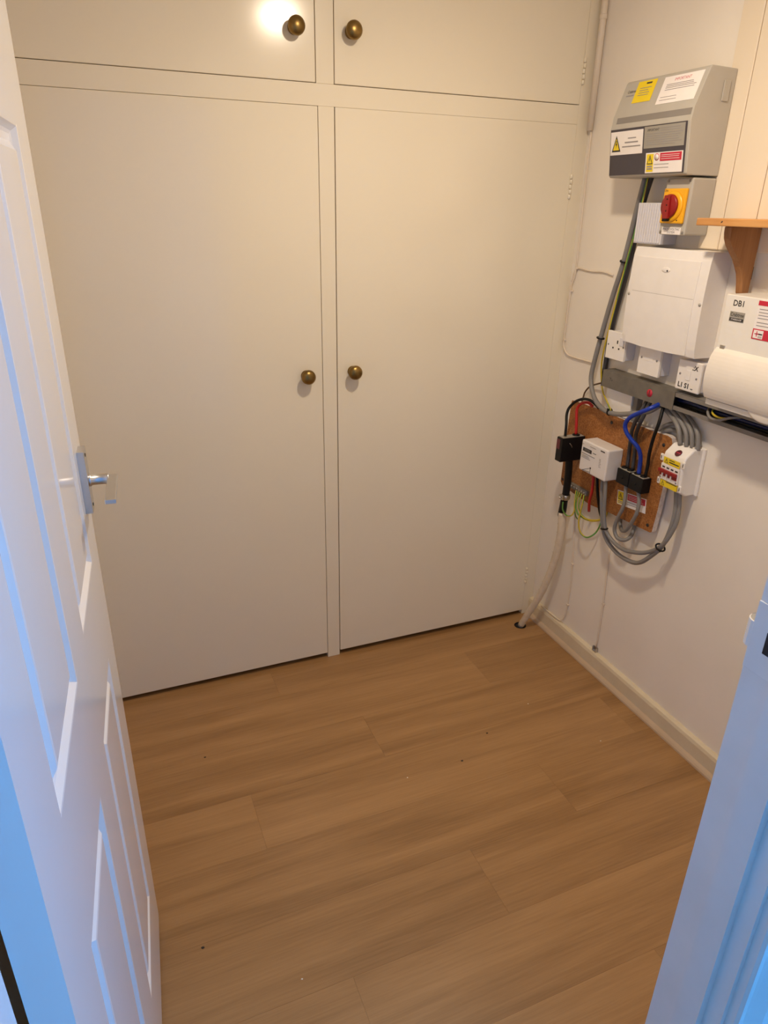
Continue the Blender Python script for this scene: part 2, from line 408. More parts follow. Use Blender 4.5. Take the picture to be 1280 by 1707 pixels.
# ================================================================== fitted cupboard
cp = thing('fitted_cupboard', (-0.84, 0, 0), 'cream gloss fitted cupboard with two tall doors and two upper doors', 'cupboard')
def cbox(name, x0, x1, z0, z1, parent=cp, y0=0.0, y1=0.022, bev=0.0012):
    return B().box((x0, y0, z0), (x1, y1, z1), bev, 2).build(name, 'cream', parent)
cbox('stile', -0.8655, -0.8195, 0.0, 1.797); cbox('stile', -0.8695, -0.8195, 1.8495, Hc)
cbox('stile', -0.016, W, 0.0, Hc); cbox('stile', -1.71, -1.665, 0.0, Hc)
cbox('rail', -1.665, -0.016, 1.797, 1.8495)
B().box((-1.71, .36, 0), (W, .38, Hc)).build('back_panel', 'dark', cp)
def cdoor(x0, x1, z0, z1, knob, hinge_x, hinges, g=(.0012, .0012, .0012, .0012)):
    d = cbox('door', x0+g[0], x1-g[1], z0+g[2], z1-g[3], y0=-0.0006, y1=0.0205, bev=0.0018)
    k = B()
    prof = [(.0155, 0), (.0165, .002), (.0150, .0045), (.0095, .008), (.0088, .013), (.0125, .018), (.0195, .0225), (.0225, .028), (.0218, .034), (.0165, .0395), (.008, .0425), (.002, .0432)]
    k.lathe(prof, (knob[0], -0.0006, knob[1]), (0, -1, 0), 24)
    k.build('knob', 'brass', d)
    for hz in hinges:
        h = B()
        for i in range(5):
            z = hz - .036 + i*.0146
            h.lathe([(.0040, 0), (.0050, .001), (.0050, .0118), (.0040, .0128)], (hinge_x+(.0012 if i % 2 else 0), -0.0022, z), (0, 0, 1), 10)
        h.build('hinge', 'cream', d)
    return d
cdoor(-0.819, -0.016, 0.020, 1.797, (-0.768, 1.071), -0.017, [1.62, 0.185], (.0018, .0003, 0, .0002))
cdoor(-1.665, -0.866, 0.020, 1.797, (-0.921, 1.067), -1.664, [1.62, 0.185], (.001, .0010, 0, .0007))
cdoor(-0.819, -0.016, 1.8495, Hc-.005, (-0.772, 1.972), -0.015, [1.94], (.0014, .0006, .0016, .001))
cdoor(-1.665, -0.870, 1.8495, Hc-.005, (-0.928, 1.968), -1.664, [1.94], (.001, .0014, .0014, .001))

# ================================================================== open panelled door
dr = thing('door_1', df((0, 0, 0)), 'white gloss six-panel door standing open on the left', 'door', kind='structure')
sc = [0, .11, .33, .44, .66, .762]; zc = [.008, .20, .81, 1.0, 1.64, 1.755, 1.885, 1.98]
TH = 0.036
b = B(df)
for k in (0, 2, 4): b.box((sc[k], zc[0], -TH), (sc[k+1], zc[-1], 0))
for k in (1, 3):
    for j in (0, 2, 4, 6): b.box((sc[k], zc[j], -TH), (sc[k+1], zc[j+1], 0))
bmesh.ops.remove_doubles(b.bm, verts=list(b.bm.verts), dist=1e-6)
b.build('door_slab', 'door', dr)
for k in (1, 3):
    for j in (1, 3, 5):
        s0, s1, z0, z1 = sc[k], sc[k+1], zc[j], zc[j+1]
        rings = [(0, 0), (.003, -.0005), (.009, -.0075), (.013, -.0095), (.022, -.0095), (.033, -.0015), (.037, -.0008)]
        vs = []; fs = []
        for off, n in rings:
            vs += [(s0+off, z0+off, n), (s1-off, z0+off, n), (s1-off, z1-off, n), (s0+off, z1-off, n)]
        for r in range(len(rings)-1):
            for q in range(4): fs.append((r*4+q, r*4+(q+1) % 4, (r+1)*4+(q+1) % 4, (r+1)*4+q))
        e = (len(rings)-1)*4; fs.append((e, e+1, e+2, e+3))
        p0 = len(vs); vs += [(s0, z0, -TH+.004), (s1, z0, -TH+.004), (s1, z1, -TH+.004), (s0, z1, -TH+.004)]
        for q in range(4): fs.append((q, (q+1) % 4, p0+(q+1) % 4, p0+q))
        fs.append((p0+3, p0+2, p0+1, p0))
        B(df).add(vs, fs).build('panel', 'door', dr)
lv = B(df).box((.692, 1.075, 0), (.728, 1.182, .0110), .0003, 1).build('handle_backplate', 'satin', dr)
tag(lv, 'chrome lever handle backplate')
b = B(df); b.lathe([(.0105, .0105), (.0105, .014), (.0085, .015), (.0085, .040), (.009, .042)], (.709, 1.128, 0), (0, 0, 1), 16)
b.build('handle_neck', 'satin', lv)
b = B(df); b.box((.600, 1.1255, .0395), (.717, 1.1325, .0555), .001); b.build('lever', 'satin', lv)
for zz in (1.085, 1.172):
    B(df).lathe([(.003, .0105), (.003, .0118)], (.709, zz, 0), (0, 0, 1), 10).build('screw', 'black', lv)

# ================================================================== ceiling lamp that lights the room (above the frame)
lp = thing('ceiling_lamp', (-0.728, -0.89, Hc), 'small lit globe lamp hanging from the ceiling of the room', 'lamp')
B().lathe([(.05, 0), (.048, -.012), (.02, -.02), (.004, -.022), (.004, -.09), (.018, -.095), (.018, -.13), (.040, -.165), (.052, -.178), (.001, -.1785)], (-0.728, -0.89, Hc), (0, 0, 1), 20).build('holder', 'white', lp)
b = B(); bp = [(.0005, -.195), (.020, -.194), (.034, -.190), (.040, -.184)]
for k in range(9):
    t = math.radians(90*k/8); bp.append((max(.0005, .052*math.cos(t)), -.178-.011*math.sin(t)))
b.lathe(bp[4:], (-0.728, -0.89, Hc), (0, 0, 1), 24, cap=False); b.build('bulb', 'bulb', lp)

# ================================================================== right wall: upper consumer unit
RX = (1, 0, 0); UP = (0, 1, 0)
cu = thing('consumer_unit', wf((.425, 1.636, 0)), 'grey sloped consumer unit covered with warning stickers, highest box on the wall', 'consumer unit')
A0, A1 = .277, .573
pr = [(1.636, .013), (1.636, .114), (1.640, .119), (1.756, .133), (1.785, .128), (1.868, .099), (1.873, .094), (1.871, .013)]
b = B(wf); b.prism(pr, A0, A1, axis=0, bev=.0022, seg=2); b.box((.30, 1.66, 0.0), (.545, 1.85, .014))
b.build('body', 'greyp', cu)
Fu = face(wf, (A0, 1.785, .128), RX, (0, .083, -.029))      # upper sloped face, 88 mm high
Fl = face(wf, (A0, 1.640, .119), RX, (0, .116, .014))       # lower face, 117 mm high
B(face(wf, (A0, 1.756, .133), RX, (0, .029, -.005))).box((.018, .0125, -.0004), (.290, .0275, .0006), .0003).build('finger_groove', 'greyp2', cu)
cv = B(Fl).box((.003, .002, .0002), (.287, .116, .0016), .0006).build('smoked_cover', 'charcoal', cu)
def stk(T, x0, y0, x1, y1, parent, mat='sticker', h=0.0018):
    return B(T).box((x0, y0, h), (x1, y1, h+.0005)).build('sticker', mat, parent)
s = stk(Fu, .052, .032, .122, .086, cu, 'yellow', .0003)
lines(Fu, .085, .105, [.079], .004, 'print', s, h=.0009); lines(Fu, .066, .112, [.068, .062, .056, .050], .0015, 'printg', s, jitter=.3, h=.0009)
s = stk(Fu, .150, .018, .282, .084, cu, 'sticker', .0003)
text_mesh('print_title', 'IMPORTANT', .010, Fu, .216, .074, 'redp', s, h=.0009)
lines(Fu, .166, .272, [.064, .060, .056, .051], .0014, 'printg', s, jitter=.15, h=.0009)
lines(Fu, .160, .222, [.034, .027], .0012, 'printg', s, jitter=.2, h=.0009)
text_mesh('maker_mark', 'Crabtree', .011, Fu, .036, .064, 'print', cu, h=.0005, sx=.8)
lines(Fu, .018, .048, [.054], .003, 'printg', cu, 'maker_line', h=.0003)
s = stk(Fl, .006, .053, .134, .110, cv)
triangle_sign(Fl, .030, .081, .036, .040, s, .0024)
lines(Fl, .076, .108, [.092], .0026, 'printg', s, h=.0024); lines(Fl, .064, .116, [.082], .0034, 'printg', s, h=.0024); lines(Fl, .054, .126, [.072], .003, 'printg', s, h=.0024)
s = stk(Fl, .139, .063, .282, .1135, cv, 'plate')
text_mesh('print_title', 'IMPORTANT', .0085, Fl, .172, .1045, 'print', s, h=.0026, sx=.9)
lines(Fl, .198, .276, [.107, .102], .0012, 'printg', s, jitter=.2, h=.0024)
lines(Fl, .146, .276, [.096, .091, .086, .081, .076, .071], .0012, 'printg', s, jitter=.2, h=.0024)
s = stk(Fl, .150, .004, .282, .052, cv)
B(Fl).quad(.154, .007, .179, .049, .0023).build('yellow_block', 'yellow', s)
triangle_sign(Fl, .1665, .036, .022, .022, s, .0027)
lines(Fl, .157, .176, [.020, .014], .004, 'printg', s, h=.0028)
B(Fl).lathe([(.0085, .0023), (.0085, .0026)], (.191, .041, 0), (0, 0, 1), 20).build('prohibition_ring', 'redp', s)
B(Fl).lathe([(.0070, .0023), (.0070, .0028)], (.191, .041, 0), (0, 0, 1), 20).build('ring_centre', 'sticker', s)
B(Fl).quad(.203, .031, .278, .050, .0023).build('red_block', 'redp', s)
lines(Fl, .207, .272, [.045, .041, .036], .0010, 'sticker', s, jitter=.15, h=.0027)
lines(Fl, .183, .235, [.024, .016], .0014, 'printg', s, h=.0024)
B(wf).box((.5733, 1.80, .03), (.576, 1.845, .05), .001).build('side_latch', 'greyp', cu)

# ------------------------------------------------------------------ rotary isolator
iso = thing('rotary_isolator', wf((.525, 1.495, 0)), 'grey isolator with a red rotary switch on a yellow plate', 'isolator')
b = B(wf); b.box((.479, 1.4945, .013), (.573, 1.631, .090), .004, 2); b.box((.49, 1.51, 0), (.545, 1.62, .014)); b.build('body', 'greyp', iso)
Fi = face(wf, (.479, 1.4945, .090), RX, UP)
pl = B(Fi).box((.006, .028, .0002), (.086, .112, .009), .003).build('yellow_plate', 'yellow2', iso)
b = B(Fi); b.lathe([(.0375, .009), (.037, .011), (.033, .0135), (.031, .0138)], (.044, .069, 0), (0, 0, 1), 28); b.build('switch_ring', 'yellow2', pl)
b = B(Fi); b.lathe([(.0285, .0138), (.0285, .0185), (.0265, .0205)], (.0415, .070, 0), (0, 0, 1), 28); kn = b.build('rotary_knob', 'red', iso)
Fk = face(Fi, (.0395, .070, .0205), (1, 0.04, 0), (-.04, 1, 0))
B(Fk).box((-.010, -.031, -.004), (.010, .026, .0065), .002).build('knob_grip', 'red', kn)
B(Fk).box((-.008, -.037, -.004), (.008, -.0305, .006), .0005).build('knob_pointer', 'black', kn)
for yy in (.016, .002, -.012): B(Fk).lathe([(.0019, .0065), (.0019, .0070)], (.003, yy, 0), (0, 0, 1), 8).build('knob_dot', 'black', kn)
text_mesh('plate_mark', 'ON', .008, Fi, .015, .1065, 'print', pl, h=.0095)
for x, y in ((.012, .066), (.068, .036)): B(Fi).lathe([(.0018, .009), (.0018, .0096)], (x, y, 0), (0, 0, 1), 8).build('rivet', 'black', pl)
for x, y in ((.008, .130), (.084, .130), (.007, .007), (.086, .007)): B(Fi).lathe([(.0036, .0), (.0036, .0012), (.002, .0012)], (x, y, 0), (0, 0, 1), 10).build('screw', 'greyp2', iso)
lb = B(Fi).box((.012, .0015, .0003), (.080, .0185, .0012), .0003).build('name_label', 'sticker', iso)
text_mesh('print_title', 'PHOTOVOLTAIC', .0082, Fi, .046, .0140, 'print', lb, h=.0014, sx=.98)
text_mesh('print_title', 'SYSTEM', .0082, Fi, .046, .0062, 'print', lb, h=.0014)

# ------------------------------------------------------------------ ribbed box
rb = thing('ribbed_box', wf((.40, 1.467, 0)), 'pale box with fine vertical ribs half behind the rotary isolator', 'junction box')
B(wf).box((.348, 1.4665, 0), (.456, 1.573, .0575), .002).build('body', 'white2', rb)
for k in range(11):
    x = .3525 + k*.0094
    B(wf).box((x, 1.470, .0570), (x+.0062, 1.5705, .0605), .0006, 1).build('rib', 'white2', rb)

# ------------------------------------------------------------------ white consumer unit
wc = thing('white_consumer_unit', wf((.52, 1.189, 0)), 'large plain white consumer unit with a bowed cover above the sockets', 'consumer unit')
prof = []
for k in range(13):
    t = k/12; prof.append((1.190+.269*t, .064 + .005*math.sin(math.pi*t) + (.003 if 0 < k < 12 else 0)))
b = B(wf); b.prism([(1.190, .0)] + prof + [(1.459, .0)], .374, .660, axis=0, bev=.0016, seg=2); b.build('body', 'white', wc)
def wcface(t):  # point on the bowed front at height fraction t
    return 1.190+.269*t, .067 + .005*math.sin(math.pi*t)
b = B(wf); vs = []; fs = []
n = 10
# proud hinged lid on the bowed front, with a slightly arched lower lip
for i in range(n+1):
    for j in range(9):
        s_ = j/8; t = .015 + (.905-.015)*i/n
        if i == 0: t -= .020*math.sin(math.pi*s_)
        hb, hc = wcface(max(t, 0)); vs.append((.392+.238*s_, hb, hc+.0022))
for i in range(n):
    for j in range(8): fs.append((i*9+j, i*9+j+1, (i+1)*9+j+1, (i+1)*9+j))
m0 = len(vs); vs += [(v[0], v[1], v[2]-.004) for v in vs[:m0]]
fs += [tuple(k+m0 for k in f[::-1]) for f in fs[:n*8]]
rim = [j for j in range(9)] + [i*9+8 for i in range(1, n+1)] + [n*9+j for j in range(7, -1, -1)] + [i*9 for i in range(n-1, 0, -1)]
for q in range(len(rim)): a_, c_ = rim[q], rim[(q+1) % len(rim)]; fs.append((a_, a_+m0, c_+m0, c_))
b.add(vs, fs); lid = b.build('lid', 'white', wc)
hb, hc = wcface(.56); b = B(wf); b.box((.394, hb-.0005, hc+.0016), (.628, hb+.0005, hc+.0024)); b.build('lid_seam', 'greyp', lid)
hb, hc = wcface(.80)
b = B(wf); b.lathe([(.0165, 0), (.0155, .0012), (.012, .002)], (.512, hb, hc+.002), (0, 0, 1), 20, T=lambda p, hb=hb: wf((p[0], hb+(p[1]-hb)*.45, p[2]))); b.build('finger_catch', 'white', lid)
B(wf).lathe([(.0025, .0), (.0025, .0006)], (.519, hb-.002, hc+.0040), (0, 0, 1), 8).build('catch_hole', 'black', lid)
for x in (.381, .652):
    hb, hc = wcface(.52); B(wf).lathe([(.0042, 0), (.0042, .0012)], (x, hb, hc), (0, 0, 1), 12).build('screw', 'greyp', wc)

# ------------------------------------------------------------------ sockets and switches on the trunking
def plate_box(name, a0, b0, w, h, label, cat, dep=.045, r=.0015):
    t = thing(name, wf((a0+w/2, b0, 0)), label, cat)
    B(wf).box((a0+.002, b0+.002, 0), (a0+w-.002, b0+h-.002, dep-.009), .003).build('back_box', 'white2', t)
    B(wf).box((a0, b0, dep-.009), (a0+w, b0+h, dep), r, 2).build('face_plate', 'white', t)
    return t, face(wf, (a0, b0, dep), RX, UP)
t, F = plate_box('wall_socket', .283, 1.1235, .085, .085, 'white single wall socket under the left corner of the white consumer unit', 'socket')
for x0, y0, x1, y1 in ((.047, .050, .052, .060), (.029, .033, .035, .038), (.056, .033, .062, .038)): B(F).quad(x0, y0, x1, y1, 0).build('pin_hole', 'black', t)
B(F).box((.060, .046, 0), (.078, .070, .002), .0008).build('rocker', 'white2', t)
for x in (.009, .078): B(F).lathe([(.003, 0), (.003, .0006)], (x, .043, 0), (0, 0, 1), 10).build('screw', 'greyp2', t)
t, F = plate_box('blank_spur', .433, 1.1075, .088, .086, 'white blank connection plate between the wall socket and the marked switch', 'connection unit')
for x in (.013, .076): B(F).lathe([(.0033, 0), (.0033, .0008)], (x, .047, 0), (0, 0, 1), 10).build('screw', 'printg', t)
B(F).box((.026, .040, -.0002), (.060, .052, .0006), .0003).build('fuse_carrier', 'white', t)
t, F = plate_box('wall_switch', .592, 1.0955, .085, .083, 'white wall switch with black handwritten marks beside the trunking cover', 'switch', .045, .003)
B(F).box((.034, .030, 0), (.050, .058, .0015), .001).build('rocker', 'white', t)
for x, y in ((.012, .044), (.072, .040)): B(F).lathe([(.0032, 0), (.0032, .0008)], (x, y, 0), (0, 0, 1), 10).build('screw', 'printg', t)
text_mesh('handwriting', 'L1 S1 ..', .019, F, .038, .014, 'print', t, h=.0004, bold=.0007)
text_mesh('handwriting', '.:X', .017, F, .062, .066, 'print', t, h=.0004, bold=.0006)

# ------------------------------------------------------------------ trunking
tr = thing('cable_trunking', wf((.29, 1.034, 0)), 'grey cable trunking running along the wall under the sockets', 'trunking')
b = B(wf)
b.box((.292, 1.036, 0), (1.45, 1.085, .003)); b.box((.292, 1.082, 0), (1.45, 1.085, .047)); b.box((.292, 1.036, 0), (1.45, 1.039, .047))
b.box((.60, 1.073, .0445), (1.45, 1.085, .0475)); b.box((.60, 1.036, .0445), (1.45, 1.0475, .0475))
b.build('channel', 'trunk2', tr)
b = B(wf); b.prism([(1.034, .040), (1.034, .0505), (1.0865, .0505), (1.0865, .004), (1.0845, .004), (1.0845, .0485), (1.036, .0485), (1.036, .040)], .290, .604, axis=0)
b.box((.290, 1.034, 0), (.2925, 1.0865, .0505)); cvr = b.build('cover', 'trunk', tr)
FT = face(wf, (.290, 1.034, .0505), RX, UP)
B(FT).lathe([(.0115, 0), (.0115, .0008)], (.218, .0265, 0), (0, 0, 1), 24).build('red_badge', 'redp', cvr)
B(FT).quad(.2165, .018, .2195, .035, .0009).build('badge_mark', 'maroon', cvr)
text_mesh('handwriting', 'Tv', .015, FT, .045, .028, 'print', cvr, h=.0004)
B(wf).box((.293, .95, 0), (.413, 1.0345, .026), .002).build('down_box', 'white', tr)
B(wf).box((.416, .95, 0), (.434, 1.0345, .022), .002).build('down_duct', 'trunk2', tr)

CAB = {
'grey_main':[(0.350,1.641,0.050),(0.316,1.546,0.035),(0.289,1.413,0.030),(0.263,1.314,0.030),(0.240,1.210,0.030),(0.225,1.102,0.035),(0.226,1.040,0.040),(0.266,0.989,0.050),(0.323,0.964,0.055),(0.382,0.964,0.055),(0.442,0.980,0.050),(0.509,1.004,0.045),(0.546,1.032,0.040)],
'grey_dark':[(0.374,1.640,0.050),(0.333,1.562,0.030),(0.304,1.414,0.020),(0.285,1.325,0.018),(0.268,1.242,0.016),(0.254,1.164,0.012),(0.251,1.087,0.010),(0.252,1.043,0.010)],
'earth_long':[(0.371,1.640,0.060),(0.347,1.530,0.050),(0.321,1.423,0.045),(0.301,1.319,0.044),(0.282,1.217,0.042),(0.262,1.138,0.035),(0.245,1.076,0.020),(0.266,1.011,0.020),(0.317,0.989,0.040),(0.363,0.971,0.058)],
'brown':[(0.288,1.043,0.030),(0.217,1.017,0.015),(0.186,1.000,0.012),(0.170,0.980,0.012),(0.165,0.963,0.012),(0.164,0.947,0.015)],
'black_tail':[(0.293,0.958,0.045),(0.278,0.968,0.050),(0.264,0.975,0.055),(0.248,0.978,0.060),(0.226,0.974,0.062),(0.208,0.966,0.066),(0.195,0.955,0.072),(0.188,0.941,0.080),(0.186,0.928,0.086),(0.190,0.910,0.092),(0.205,0.882,0.100),(0.213,0.846,0.105)],
'red_tail':[(0.254,0.953,0.040),(0.241,0.962,0.045),(0.228,0.962,0.050),(0.210,0.954,0.054),(0.199,0.941,0.056),(0.197,0.924,0.058),(0.203,0.890,0.058),(0.209,0.846,0.058)],
'blue':[(0.551,1.040,0.040),(0.544,1.025,0.075),(0.513,1.004,0.085),(0.486,0.983,0.090),(0.472,0.959,0.090),(0.477,0.935,0.085),(0.495,0.913,0.075),(0.512,0.897,0.065),(0.519,0.872,0.055),(0.519,0.844,0.050),(0.521,0.812,0.050)],
'black_h':[(0.556,1.036,0.035),(0.575,0.991,0.060),(0.564,0.940,0.060),(0.554,0.889,0.055),(0.551,0.852,0.050),(0.549,0.812,0.050)],
'dk1':[(0.484,1.036,0.030),(0.480,0.986,0.050),(0.469,0.956,0.052),(0.461,0.926,0.050),(0.461,0.889,0.048),(0.461,0.850,0.045),(0.462,0.812,0.045)],
'dk2':[(0.500,1.036,0.030),(0.498,0.984,0.050),(0.486,0.950,0.050),(0.477,0.915,0.046),(0.483,0.870,0.045),(0.487,0.812,0.045)],
'up1':[(0.524,1.036,0.025),(0.571,1.018,0.030),(0.609,1.001,0.035),(0.635,0.980,0.040),(0.649,0.943,0.040)],
'up2':[(0.545,1.036,0.020),(0.598,1.016,0.025),(0.635,0.996,0.030),(0.658,0.977,0.035),(0.668,0.943,0.035)],
'up3':[(0.575,1.036,0.015),(0.623,1.015,0.020),(0.652,0.998,0.025),(0.673,0.979,0.030),(0.684,0.943,0.030)],
'up4':[(0.590,1.036,0.012),(0.640,1.012,0.012),(0.671,0.996,0.018),(0.689,0.976,0.022),(0.700,0.940,0.025)],
'coil1':[(0.526,0.946,0.015),(0.545,0.964,0.012),(0.573,0.981,0.012),(0.606,0.986,0.014),(0.631,0.975,0.018),(0.645,0.943,0.020)],
'coil2':[(0.531,0.937,0.014),(0.560,0.956,0.012),(0.590,0.967,0.012),(0.617,0.963,0.016),(0.634,0.943,0.020)],
'hl1':[(0.475,0.760,0.050),(0.483,0.721,0.052),(0.484,0.683,0.055),(0.468,0.637,0.055),(0.460,0.595,0.052),(0.477,0.572,0.050),(0.504,0.575,0.045),(0.513,0.590,0.030),(0.502,0.608,0.012),(0.498,0.624,0.008)],
'hl2':[(0.530,0.760,0.050),(0.544,0.731,0.052),(0.547,0.694,0.055),(0.531,0.653,0.052),(0.504,0.611,0.045),(0.475,0.596,0.035),(0.445,0.604,0.018),(0.433,0.620,0.008)],
'mred':[(0.328,0.754,0.060),(0.333,0.715,0.060),(0.332,0.679,0.058),(0.318,0.638,0.050),(0.305,0.594,0.035)],
'mblack':[(0.346,0.754,0.060),(0.358,0.704,0.060),(0.359,0.662,0.050),(0.352,0.615,0.030),(0.344,0.583,0.010)],
'mg1':[(0.376,0.754,0.060),(0.388,0.686,0.062),(0.399,0.629,0.060),(0.414,0.578,0.058),(0.440,0.543,0.055),(0.489,0.520,0.050),(0.550,0.521,0.050),(0.592,0.538,0.050),(0.631,0.580,0.050),(0.665,0.631,0.048),(0.680,0.694,0.045),(0.679,0.751,0.040),(0.664,0.808,0.035)],
'mg2':[(0.408,0.754,0.075),(0.417,0.699,0.075),(0.422,0.640,0.072),(0.435,0.589,0.068),(0.466,0.561,0.062),(0.514,0.552,0.060),(0.563,0.562,0.058),(0.613,0.584,0.056),(0.656,0.619,0.054),(0.678,0.656,0.050),(0.692,0.712,0.042),(0.686,0.758,0.035),(0.671,0.808,0.030)],
'e1':[(0.277,0.645,0.042),(0.284,0.611,0.050),(0.280,0.567,0.052),(0.282,0.536,0.052),(0.297,0.509,0.050),(0.324,0.503,0.045),(0.340,0.518,0.030),(0.343,0.540,0.015),(0.342,0.576,0.004)],
'e2':[(0.263,0.645,0.042),(0.265,0.609,0.050),(0.276,0.582,0.050),(0.303,0.568,0.046),(0.340,0.575,0.040),(0.363,0.587,0.030),(0.371,0.603,0.016),(0.363,0.621,0.004)],
'e3':[(0.252,0.645,0.042),(0.251,0.609,0.050),(0.261,0.575,0.050),(0.288,0.564,0.046),(0.329,0.568,0.042),(0.359,0.581,0.032),(0.370,0.594,0.018),(0.362,0.613,0.005)],
'e4':[(0.232,0.645,0.042),(0.242,0.605,0.050),(0.246,0.574,0.050),(0.240,0.553,0.055),(0.221,0.546,0.060),(0.210,0.566,0.072),(0.208,0.596,0.074)],
'e5':[(0.242,0.645,0.042),(0.241,0.610,0.048),(0.241,0.577,0.045),(0.232,0.546,0.030),(0.216,0.522,0.006)],
'mainblk':[(0.2115,0.762,0.075),(0.210,0.725,0.070),(0.208,0.681,0.066),(0.203,0.612,0.062)],
'tailblk':[(0.203,0.615,0.062),(0.196,0.590,0.060),(0.1926,0.570,0.058),(0.186,0.530,0.055)],
'white_cable':[(0.190,0.545,0.056),(0.196,0.480,0.055),(0.190,0.396,0.055),(0.174,0.299,0.060),(0.155,0.212,0.070),(0.131,0.139,0.080),(0.106,0.073,0.092),(0.078,0.002,0.100)],
'thin1':[(0.188,0.546,0.003),(0.208,0.433,0.003),(0.221,0.338,0.003),(0.229,0.227,0.003),(0.226,0.137,0.004),(0.211,0.086,0.008),(0.178,0.080,0.012),(0.122,0.080,0.014),(0.079,0.080,0.014)],
'thin2':[(0.401,0.487,0.004),(0.406,0.396,0.004),(0.413,0.291,0.004),(0.415,0.192,0.004),(0.416,0.095,0.004)],
'corner':[(0.022,1.787,0.006),(0.026,1.587,0.006),(0.030,1.370,0.006),(0.016,1.310,0.006),(0.012,1.205,0.006),(0.010,1.130,0.005),(0.016,1.103,0.005),(0.041,1.084,0.005),(0.089,1.081,0.005),(0.139,1.082,0.005),(0.187,1.083,0.005)],
'branch':[(0.013,1.326,0.004),(0.021,1.355,0.004),(0.037,1.372,0.004),(0.108,1.368,0.004),(0.168,1.371,0.004),(0.219,1.365,0.004)],
}
def cable(key, name, r, mat, label, cat='cable', group=None, mat2=None, twist=0.0, seg=10, sub=6, frac=.45):
    p = CAB[key]; b = B(wf); b.tube(p, r, seg, sub, mat, mat2, twist=twist, frac=frac)
    return tag(b.build(name, None, None, loc=wf(p[0])), label, cat, group)

# wires inside the open part of the trunking
def iw(name, pts, r, mat, label, mat2=None):
    b = B(wf); b.tube(pts, r, 8, 6, mat, mat2, twist=.03); return tag(b.build(name, None, None, loc=wf(pts[0])), label, 'cable')
iw('blue_trunking_cable', [(.59, 1.060, .022), (.65, 1.062, .024), (.75, 1.060, .026), (.9, 1.062, .024), (1.4, 1.06, .022)], .006, 'navy', 'dark blue cable lying inside the open trunking')
iw('black_trunking_cable', [(.59, 1.050, .014), (.68, 1.050, .018), (.8, 1.052, .02), (1.4, 1.052, .02)], .006, 'blackc', 'black cable lying at the bottom inside the open trunking')
iw('grey_trunking_cable', [(.70, 1.07, .012), (.72, 1.058, .040), (.745, 1.049, .053), (.775, 1.052, .054), (.80, 1.064, .04), (.83, 1.07, .012)], .0038, 'gcable', 'light grey wire sagging out of the open trunking')
iw('earth_trunking_wire', [(.715, 1.07, .012), (.735, 1.061, .040), (.757, 1.056, .047), (.783, 1.058, .045), (.81, 1.07, .014)], .0028, 'ey', 'yellow and green earth wire sagging in the open trunking', 'eg')

# ------------------------------------------------------------------ meter board
bdw = thing('meter_board', wf((.365, .615, 0)), 'brown chipboard backboard carrying the meter and the black connector blocks', 'board')
out = [(.124, .640), (.135, .628), (.20, .622), (.296, .615), (.405, .627), (.50, .632), (.590, .638), (.596, .643), (.603, .72), (.606, .793), (.610, .935), (.604, .948), (.588, .951), (.53, .947), (.48, .9485), (.37, .9475), (.27, .949), (.16, .946), (.131, .944), (.128, .938), (.124, .80)]
b = B(wf); n = len(out)
vs = [(p[0], p[1], .030) for p in out] + [(p[0], p[1], .012) for p in out]
b.add(vs, [tuple(range(n))], 'chip'); 
b.add(vs, [tuple(range(2*n-1, n-1, -1))] + [(k, k+n, (k+1) % n+n, (k+1) % n) for k in range(n)], 'chipedge')
b.build('panel', None, bdw)
for a0, a1, b0 in ((.16, .58, .68), (.16, .58, .89)): B(wf).box((a0, b0, 0), (a1, b0+.03, .0122)).build('batten', 'chipedge', bdw)
for a, bb in ((.3445, .923), (.579, .920), (.575, .657), (.134, .650)):
    B(wf).lathe([(.0055, 0), (.0055, .0012), (.003, .0016)], (a, bb, .030), (0, 0, 1), 12).build('screw', 'print', bdw)
th = math.radians(7)
Fs = face(wf, (.428, .672, .0302), (math.cos(th), math.sin(th), 0), (-math.sin(th), math.cos(th), 0))
s = B(Fs).box((0, 0, 0), (.130, .047, .0006)).build('sticker', 'sticker', bdw)
B(Fs).quad(.003, .003, .028, .044, .0006).build('yellow_block', 'yellow', s)
triangle_sign(Fs, .0155, .029, .022, .023, s, .0010); lines(Fs, .006, .025, [.012, .007], .003, 'printg', s, h=.0011)
B(Fs).quad(.048, .024, .127, .044, .0006).build('red_block', 'redp', s)
lines(Fs, .052, .122, [.039, .034, .029], .0010, 'sticker', s, jitter=.15, h=.0010)
lines(Fs, .034, .095, [.017, .010], .0018, 'printg', s, h=.0008)

ct = thing('service_cutout', wf((.21, .757, .03)), 'black service cutout block at the left end of the meter board', 'fuse block')
B(wf).box((.1945, .757, .0302), (.2265, .842, .1235), .0025).build('body', 'black', ct)
B(wf).box((.1965, .8415, .034), (.2245, .8435, .119), .0006).build('top_plate', 'plate', ct)
Fc = face(wf, (.1945, .757, .1237), RX, UP)
B(Fc).box((.002, .044, 0), (.020, .078, .0006)).build('maroon_label', 'maroon', ct)
B(wf).lathe([(.013, 0), (.013, .004), (.009, .0045)], (.2105, .8430, .058), (0, 1, 0), 20).build('gland', 'black', ct)
Fd = face(wf, (.2266, .757, .1235), (0, 0, -1), UP)
b = B(Fd); b.tube([(.030, .066, .001), (.036, .058, .004), (.042, .050, .001)], .0012, 6, 4); b.build('seal_wire', 'steel', ct)

